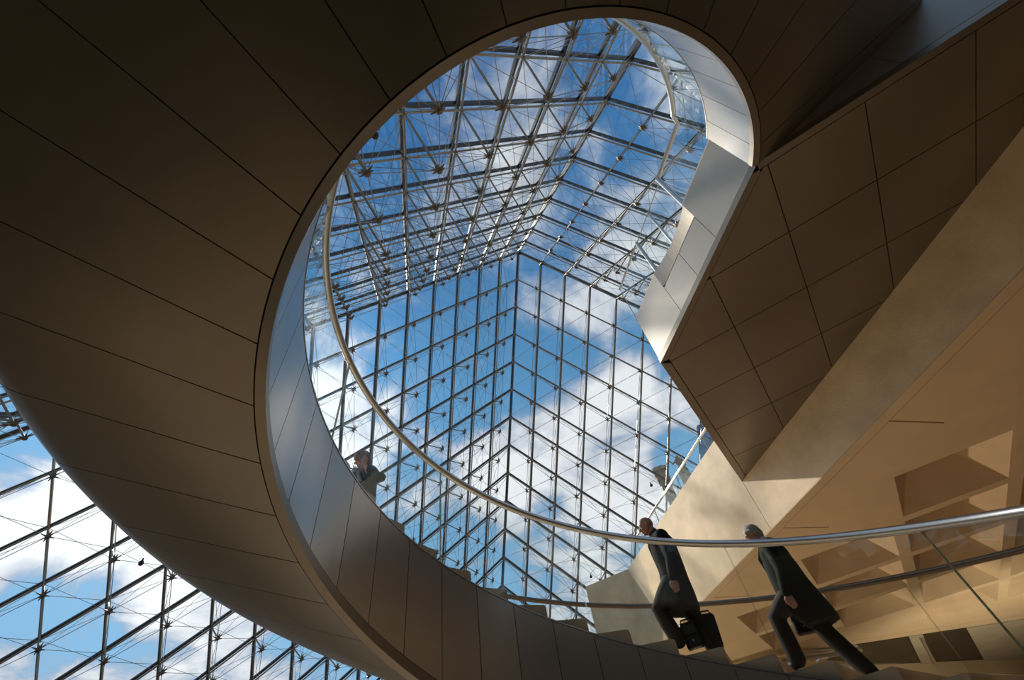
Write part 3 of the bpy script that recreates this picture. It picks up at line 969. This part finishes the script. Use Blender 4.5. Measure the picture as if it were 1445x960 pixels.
def remesh(o, vox, sm=6):
    m = o.modifiers.new('remesh', 'REMESH'); m.mode = 'VOXEL'; m.voxel_size = vox; m.use_smooth_shade = True
    s = o.modifiers.new('smooth', 'SMOOTH'); s.iterations = sm; s.factor = .5
    return o

class Person:
    def __init__(s, r, th, label):
        k = math.floor((th-.9265)/DTH)
        s.z = zs(.9265+DTH*k)+HB+.172
        s.O = pol(r, th, s.z)
        s.F = Vector((-math.sin(th), math.cos(th), 0)); s.Lf = -rad(th); s.U = Vector((0, 0, 1))
        s.root = empty('person', s.O, label, 'person')
    def p(s, f, h, l=0.0):
        return s.O + s.F*f + s.U*h + s.Lf*l

def hand(mb, P, wrist, tip_dir, palm_n, side, curl=.35, size=1.0):
    """palm and five separate fingers; side = direction of the thumb"""
    W = Vector(wrist); D = Vector(tip_dir).normalized(); Nn = Vector(palm_n).normalized()
    S = Vector(side); S = (S - D*S.dot(D)).normalized(); Nn = D.cross(S).normalized()*(1 if D.cross(S).dot(Nn) > 0 else -1)
    k = size
    capsule_chain(mb, [W-D*.03, W+D*.005, W+D*.045*k, W+D*.085*k], [.024*k, .026*k, .033*k, .032*k], 12, (Nn, .50))
    capsule_chain(mb, [W+D*.055*k+S*.018, W+D*.085*k+S*.020], [.021*k, .020*k], 10, (Nn, .7))
    capsule_chain(mb, [W+D*.055*k-S*.018, W+D*.080*k-S*.022], [.021*k, .019*k], 10, (Nn, .7))
    for i, (off, ln) in enumerate(((.030, .070), (.010, .078), (-.010, .073), (-.030, .058))):
        base_ = W + D*.088*k + S*off*k
        a = curl*(1+.12*i)
        d1 = (D*math.cos(a*.6) + Nn*math.sin(a*.6) + S*off*1.2).normalized()
        d2 = (D*math.cos(a*1.6) + Nn*math.sin(a*1.6)).normalized()
        d3 = (D*math.cos(a*2.4) + Nn*math.sin(a*2.4)).normalized()
        p1 = base_+d1*ln*.45*k; p2 = p1+d2*ln*.32*k; p3 = p2+d3*ln*.25*k
        capsule_chain(mb, [base_-D*.012, p1, p2, p3], [.0095*k, .0088*k, .008*k, .0068*k], 8)
    tb = W + D*.028*k + S*.026*k
    capsule_chain(mb, [tb, tb+(D*.7+S*.75).normalized()*.032*k, tb+(D*.9+S*.45+Nn*.2).normalized()*.064*k, tb+(D+S*.2+Nn*.35).normalized()*.088*k], [.013*k, .0115*k, .0105*k, .008*k], 8)

def face(P, mb, c, fwd, up, sc=1.0):
    """skull, jaw, nose, ears, brow; c = centre of the skull"""
    c = Vector(c); fwd = Vector(fwd).normalized(); up = Vector(up); up = (up-fwd*up.dot(fwd)).normalized(); sd_ = up.cross(fwd)
    ax = (fwd, sd_, up)
    q = lambda f, u, s_=0: c + fwd*f*sc + up*u*sc + sd_*s_*sc
    ellipsoid(mb, q(-.012, .025), (.098*sc, .076*sc, .092*sc), ax, 20, 14)
    ellipsoid(mb, q(.024, -.020), (.066*sc, .064*sc, .085*sc), ax, 16, 12)
    capsule_chain(mb, [q(.0, -.055, .045), q(.045, -.088, .018), q(.058, -.094, 0), q(.045, -.088, -.018), q(.0, -.055, -.045)], [.022*sc, .021*sc, .020*sc, .021*sc, .022*sc], 10)
    capsule_chain(mb, [q(.085, .012), q(.100, -.012), q(.108, -.028)], [.010*sc, .012*sc, .014*sc], 10)
    for e in (-1, 1):
        ellipsoid(mb, q(.097, -.032, .011*e), (.012*sc, .008*sc, .008*sc), ax, 8, 6)
        ellipsoid(mb, q(-.008, -.005, .076*e), (.020*sc, .008*sc, .033*sc), ax, 10, 8)
        ellipsoid(mb, q(-.008, -.005, .082*e), (.014*sc, .008*sc, .026*sc), ax, 10, 8)
        capsule_chain(mb, [q(.080, .024, .010*e), q(.077, .028, .034*e), q(.060, .020, .050*e)], [.009*sc, .010*sc, .008*sc], 8)
        ellipsoid(mb, q(.056, -.022, .036*e), (.028*sc, .022*sc, .024*sc), ax, 10, 8)
    capsule_chain(mb, [q(.080, -.056, .016), q(.088, -.056, 0), q(.080, -.056, -.016)], [.008*sc, .009*sc, .008*sc], 8)
    capsule_chain(mb, [q(.078, -.068, .013), q(.086, -.069, 0), q(.078, -.068, -.013)], [.008*sc, .009*sc, .008*sc], 8)
    ellipsoid(mb, q(.070, -.094), (.022*sc, .024*sc, .018*sc), ax, 10, 8)
    return q, ax

def man(r, th, label, J, coatm, hair=None):
    P = Person(r, th, label)
    p = P.p
    root = P.root
    hd_c = p(*J['head']); fw = (P.F*J['look'][0] + P.U*J['look'][1] + P.Lf*J['look'][2]).normalized(); up = (P.U - fw*fw.z).normalized()
    body = MB()
    q, ax = face(P, body, hd_c, fw, up)
    neck = p(*J['neck'])
    capsule_chain(body, [hd_c - up*.045 - fw*.025, hd_c*.35+neck*.65 - up*.02, neck], [.056, .060, .070])
    hips, chest = p(*J['hips']), p(*J['chest'])
    capsule_chain(body, [neck-P.U*.03, chest, (chest+hips)/2, hips], [.08, .15, .135, .145], 16, (P.F, .72))
    for key, sgn in (('armL', 1), ('armR', -1)):
        sh, el, wr = [p(*x) for x in J[key]]
        capsule_chain(body, [sh, (sh+el)/2, el, (el*.4+wr*.6), wr], [.058, .048, .040, .036, .027])
        hd = J['handL'] if sgn == 1 else J['handR']
        dirv = P.F*hd[0]+P.U*hd[1]+P.Lf*hd[2]
        hand(body, P, wr, dirv, -P.Lf*sgn*.9 + P.F*.1, P.F*1.0, hd[3])
    for key in ('legL', 'legR'):
        hp, kn, an, toe = [p(*x) for x in J[key]]
        capsule_chain(body, [hp, (hp+kn)/2, kn, kn*.6+an*.4, an], [.085, .075, .055, .053, .038])
    bo = remesh(body.build('body', M['skin'], root, True), .0062, 4)
    # eyes and lips
    for e in (-1, 1):
        eb_ = MB(); ellipsoid(eb_, q(.0755, .008, .030*e), (.011, .013, .009), ax, 12, 8); eo = eb_.build('eye', M['eye'], root, True)
        ib = MB(); ellipsoid(ib, q(.0835, .008, .030*e), (.004, .006, .006), ax, 10, 6); ib.build('iris', M['iris'], eo, True)
    lb_ = MB(); capsule_chain(lb_, [q(.086, -.060, .014), q(.0935, -.062, 0), q(.086, -.060, -.014)], [.0045, .0055, .0045], 8); lb_.build('lips', M['lip'], root, True)
    # collar / shirt
    cb = MB(); capsule_chain(cb, [neck+P.U*.005+P.F*.01, neck+P.U*.035+P.F*.02], [.078, .068], 16); cb.build('shirt_collar', M['shirt'] if hair else M['trousers'], root, True)
    # trousers
    tb = MB()
    for key in ('legL', 'legR'):
        hp, kn, an, toe = [p(*x) for x in J[key]]
        d = (an-kn).normalized()
        capsule_chain(tb, [hp, (hp+kn)/2, kn, kn*.5+an*.5, an+d*.01], [.115, .108, .092, .090, .086])
        # creases of cloth round the knee and hem
        for w_ in (.25, .45, .7, .9):
            c_ = kn*(1-w_)+an*w_
            capsule_chain(tb, [c_-P.F*.07+P.U*.012, c_+P.F*.072-P.U*.012], [.020, .020], 8)
    capsule_chain(tb, [hips+P.U*.08, hips, hips-P.U*.06], [.145, .155, .14], 16, (P.F, .8))
    remesh(tb.build('trousers', M['trousers'], root, True), .013, 5)
    # shoes
    for key in ('legL', 'legR'):
        hp, kn, an, toe = [p(*x) for x in J[key]]
        sbm = MB()
        dz = P.U*(-.045)
        hl = an - (toe-an).normalized()*.04
        capsule_chain(sbm, [hl+dz, an+dz, an*.4+toe*.6+dz*.9, toe+dz*.1], [.042, .046, .045, .034], 12, (P.U, .82))
        capsule_chain(sbm, [an+P.U*.01, an-P.U*.03], [.045, .045], 12)
        remesh(sbm.build('shoe', M['shoe'], root, True), .009, 3)
    # coat: lofted body with open front edge and vent, sleeves
    cm = MB()
    rings = []
    for (f, h, rf, rb, rl) in J['coat']:
        ring_ = []
        for k_ in range(40):
            a = 2*PI*k_/40
            ca, sa = math.cos(a), math.sin(a)
            x = ca*(rf if ca > 0 else rb)
            fold = 1 + .045*math.sin(a*7+h*3)*max(0, (1.15-h))
            ring_.append(p(f + x*fold, h + .012*math.sin(a*5)*(1 if h < .7 else 0), sa*rl*fold))
        rings.append(ring_)
    rings_loft(cm, rings)
    for key in ('armL', 'armR'):
        sh, el, wr = [p(*x) for x in J[key]]
        capsule_chain(cm, [sh, (sh+el)/2, el, (el+wr)/2, wr*.93+el*.07], [.088, .076, .072, .067, .060], 16)
        for w_ in (.55, .8, 1.0):
            c_ = sh*(1-w_)+el*w_
            capsule_chain(cm, [c_-P.F*.062+P.U*.02, c_+P.F*.06-P.U*.015], [.022, .022], 8)
        for w_ in (.3, .6):
            c_ = el*(1-w_)+wr*w_
            capsule_chain(cm, [c_-P.F*.052-P.U*.01, c_+P.F*.055+P.U*.02], [.020, .020], 8)
    capsule_chain(cm, [p(*J['armL'][0]), neck-P.U*.03-P.F*.03, p(*J['armR'][0])], [.085, .100, .085], 16)
    # raised collar
    capsule_chain(cm, [neck+P.F*.05-P.U*.06+P.Lf*.06, neck-P.F*.03+P.U*.01+P.Lf*.062, neck-P.F*.075+P.U*.03, neck-P.F*.03+P.U*.01-P.Lf*.062, neck+P.F*.05-P.U*.06-P.Lf*.06], [.026]*5, 10)
    remesh(cm.build('coat', coatm, root, True), .0125, 4)
    # lapel and front facing, on the side one sees
    lp = MB()
    for sg in (1, -1):
        a_ = chest + P.F*.135
        lp.tube([neck+P.F*.085+P.Lf*.05*sg-P.U*.03, chest+P.F*.150+P.Lf*.06*sg+P.U*.08, chest+P.F*.150+P.Lf*.02*sg-P.U*.10], [.012, .020, .008], 8)
    lp.build('lapel', coatm, root, True)
    if hair:
        hb = MB()
        ellipsoid(hb, q(-.026, .036), (.104, .084, .092), ax, 24, 16)
        ellipsoid(hb, q(-.062, -.015), (.066, .078, .080), ax, 18, 12)
        for i in range(26):
            a = random.uniform(-1.2, 1.2); s0 = random.uniform(-.9, .9)
            c1 = q(-.02-.08*math.cos(s0*.8), .06-.02*abs(s0), .075*s0)
            c2 = q(-.10+random.uniform(-.02, .02), -.02+random.uniform(-.05, .03), .075*s0)
            capsule_chain(hb, [c1, (c1+c2)/2+ax[2]*.015-fw*.012, c2-fw*random.uniform(.0, .03)], [.014, .013, .006], 6)
        for e in (-1, 1):
            capsule_chain(hb, [q(.035, .055, .055*e), q(-.01, .03, .082*e), q(-.045, -.03, .078*e)], [.018, .02, .02], 8)
        capsule_chain(hb, [q(.062, .082, -.02), q(.03, .11, 0), q(-.03, .118, .02)], [.014, .02, .02], 8)
        remesh(hb.build('hair', hair, root, True), .007, 2)
    return P

J1 = dict(head=(.06, 1.63, .02), look=(.93, -.22, .16), neck=(-.02, 1.49, 0), chest=(-.04, 1.26, 0), hips=(-.02, .88, 0),
          armL=[(-.085, 1.37, .19), (-.10, 1.07, .245), (-.035, .835, .25)], handL=(.10, -1, .0, .30),
          armR=[(-.06, 1.37, -.19), (-.02, 1.10, -.25), (-.08, .84, -.24)], handR=(0, -1, 0, .8),
          legL=[(.0, .86, .09), (.25, .60, .10), (.165, .27, .10), (.34, .21, .10)],
          legR=[(-.04, .86, -.09), (-.10, .47, -.10), (-.19, .09, -.10), (-.02, .04, -.10)],
          coat=[(-.03, 1.52, .05, .07, .08), (-.05, 1.47, .11, .11, .16), (-.045, 1.37, .155, .165, .21), (-.045, 1.22, .165, .17, .21), (-.045, 1.02, .155, .165, .20),
                (-.03, .86, .17, .175, .205), (-.01, .72, .185, .20, .22), (.0, .585, .19, .205, .225), (.0, .545, .185, .20, .225)])
man(3.15, 1.02, 'bald man in long black coat climbing the steps with dark bags', J1, M['coat_black'])
J2 = dict(head=(.085, 1.585, .02), look=(.90, -.36, .22), neck=(-.01, 1.44, 0), chest=(-.01, 1.20, 0), hips=(.0, .82, 0),
          armL=[(-.06, 1.31, .19), (-.06, 1.03, .245), (.02, .80, .25)], handL=(-.05, -1, -.02, .38),
          armR=[(-.03, 1.31, -.19), (.04, 1.04, -.25), (.05, .78, -.24)], handR=(0, -1, 0, .8),
          legL=[(.06, .80, .09), (.275, .655, .10), (.285, .27, .10), (.46, .21, .10)],
          legR=[(-.02, .80, -.09), (-.09, .42, -.10), (-.25, .02, -.10), (-.08, -.08, -.10)],
          coat=[(-.02, 1.46, .05, .06, .07), (-.03, 1.41, .12, .11, .15), (-.035, 1.31, .165, .15, .205), (-.03, 1.12, .185, .175, .205), (-.02, .94, .19, .20, .200),
                (-.02, .80, .20, .23, .205), (-.04, .68, .20, .24, .225), (-.08, .56, .15, .22, .22), (-.09, .50, .13, .20, .21)])
man(3.6, .67, 'grey-haired man in dark green coat leaning forward up the steps', J2, M['coat_green'], M['hair_grey'])

# bags
def bag(O, P_F, w, h, d, tilt, label, L_):
    """soft briefcase: body, flap, handle, clasp"""
    root = empty('briefcase', O, label, 'bag', None)
    F = (P_F*math.cos(tilt)+Vector((0, 0, 1))*math.sin(tilt)).normalized(); U = F.cross(L_).normalized()
    if U.z < 0: U = -U
    mb = MB()
    for (a, b_) in ((-1, -1), (1, -1), (1, 1), (-1, 1)):
        capsule_chain(mb, [O+F*a*(w/2-.03)+U*b_*(h/2-.03)-L_*(d/2-.03), O+F*a*(w/2-.03)+U*b_*(h/2-.03)+L_*(d/2-.03)], [.03, .03], 8)
    mb.obox(O-F*w/2+F*.02-U*(h/2-.01)-L_*d/2, F*(w-.04), U*(h-.02), L_*d)
    mb.obox(O-F*w/2-U*(h/2-.03)-L_*(d/2-.01), F*w, U*(h-.06), L_*(d-.02))
    remesh(mb.build('case', M['leather'], root, True), .010, 2)
    mb = MB(); mb.obox(O-F*(w/2-.02)+U*.0+L_*(d/2), F*(w-.04), U*(h/2-.01), L_*.012); mb.build('flap', M['leather'], root)
    mb = MB(); mb.tube([O-F*.06+U*h/2, O-F*.05+U*(h/2+.035), O+F*.05+U*(h/2+.035), O+F*.06+U*h/2], .010, 8); mb.build('handle', M['leather'], root, True)
    mb = MB(); mb.obox(O-F*.01-U*(h*.25)+L_*(d/2), F*.018, U*.018, L_*.008); mb.build('clasp', M['steel'], root)
for (r, th, f, h, l, w, hh, d, tl, lab) in ((3.15, 1.02, -.20, .335, -.17, .20, .36, .10, .10, 'dark briefcase held low behind the bald man, by his rear leg'),
                                           (3.15, 1.02, .01, .30, -.02, .19, .27, .10, -.05, 'dark soft bag hanging between the legs of the bald man'),
                                           (3.6, .67, .09, .62, -.16, .22, .28, .09, .12, 'dark bag showing between the legs of the grey-haired man')):
    k = math.floor((th-.9265)/DTH); z_ = zs(.9265+DTH*k)+HB+.172
    Fv = Vector((-math.sin(th), math.cos(th), 0)); Lv = -rad(th)
    bag(pol(r, th, z_)+Fv*f+Vector((0, 0, h))+Lv*l, Fv, w, hh, d, tl, lab, Lv)

# woman standing higher up the flight, seen from the chest up
PW = Person(3.65, 2.24, 'brown-haired person in dark teal jacket standing against the white sky')
p = PW.p; root = PW.root
bd = MB()
fw = (PW.F*.62 - PW.Lf*.60 - PW.U*.35).normalized(); up = (PW.U - fw*fw.z).normalized()
hc = p(.0, 1.42, .05)
q, ax = face(PW, bd, hc, fw, up, .95)
capsule_chain(bd, [hc-up*.05-fw*.02, p(-.06, 1.27, 0)], [.05, .058])
capsule_chain(bd, [p(-.07, 1.24), p(-.09, 1.05), p(-.10, .85)], [.09, .14, .14], 16, (PW.F, .75))
AL = [p(-.10, 1.20, .17), p(-.16, 1.02, .30), p(.05, 1.15, .26)]
AR = [p(-.16, 1.22, -.16), p(-.32, 1.24, .10), p(-.06, 1.08, .26)]
for A_ in (AL, AR):
    capsule_chain(bd, A_, [.05, .04, .028]); 
hand(bd, PW, AL[2], PW.F*.3+PW.U*.9, PW.Lf, PW.F, .6)
hand(bd, PW, AR[2], PW.F*.9+PW.U*.3, PW.Lf, PW.U, .6)
for sg in (1, -1):
    capsule_chain(bd, [p(-.08, .84, .09*sg), p(-.05, .45, .1*sg), p(-.08, .08, .1*sg)], [.085, .06, .04])
remesh(bd.build('body', M['skin'], root, True), .0075, 4)
jk = MB()
rings = []
for (f, h, rf, rb, rl) in ((-.06, 1.30, .07, .08, .10), (-.07, 1.25, .12, .13, .18), (-.09, 1.12, .16, .19, .215), (-.11, .95, .15, .18, .20), (-.11, .78, .16, .19, .215), (-.10, .66, .17, .19, .22)):
    rings.append([p(f+math.cos(2*PI*k/32)*(rf if math.cos(2*PI*k/32) > 0 else rb)*(1+.05*math.sin(k*1.9+h*9)), h, math.sin(2*PI*k/32)*rl) for k in range(32)])
rings_loft(jk, rings)
for A_ in (AL, AR): capsule_chain(jk, [A_[0], (A_[0]+A_[1])/2, A_[1], A_[1]*.2+A_[2]*.8], [.085, .075, .07, .055], 14)
capsule_chain(jk, [p(-.22, 1.26, .05), p(-.16, 1.30, -.02), p(-.16, 1.28, -.12)], [.05, .06, .05], 10)
remesh(jk.build('jacket', M['jacket'], root, True), .014, 4)
sc_ = MB(); capsule_chain(sc_, [p(.03, 1.17, .12), p(-.01, 1.27, .10), p(-.08, 1.33, .06), p(-.10, 1.32, -.06), p(.0, 1.28, -.10), p(.04, 1.22, .06), p(.03, 1.02, .14)], [.026, .034, .040, .040, .034, .032, .026], 12)
remesh(sc_.build('scarf', M['scarf'], root, True), .011, 2)
hb = MB()
ellipsoid(hb, q(-.022, .035), (.112, .094, .100), ax, 22, 14)
for e in (-1, 1): capsule_chain(hb, [q(.05, .075, .05*e), q(.045, .01, .078*e), q(.02, -.08, .075*e)], [.034, .040, .032], 10)
ellipsoid(hb, q(-.065, -.045), (.065, .085, .100), ax, 16, 12)
for i in range(22):
    s0 = random.uniform(-1, 1)
    c1 = q(-.02, .10, .06*s0); c2 = q(-.07-.03*math.cos(s0), -.10+random.uniform(-.04, .02), .09*s0)
    capsule_chain(hb, [c1, (c1+c2)/2-fw*.04+ax[1]*.03*s0, c2], [.016, .015, .007], 6)
remesh(hb.build('hair', M['hair_brown'], root, True), .009, 2)
tr_ = MB()
for sg in (1, -1): capsule_chain(tr_, [p(-.08, .86, .09*sg), p(-.05, .45, .1*sg), p(-.08, .10, .1*sg)], [.115, .09, .075], 14)
remesh(tr_.build('trousers', M['trousers'], root, True), .016, 3)
for sg in (1, -1):
    sbm = MB(); capsule_chain(sbm, [p(-.12, .045, .1*sg), p(-.05, .05, .1*sg), p(.09, .035, .1*sg)], [.042, .045, .035], 12); sbm.build('shoe', M['shoe'], root, True)
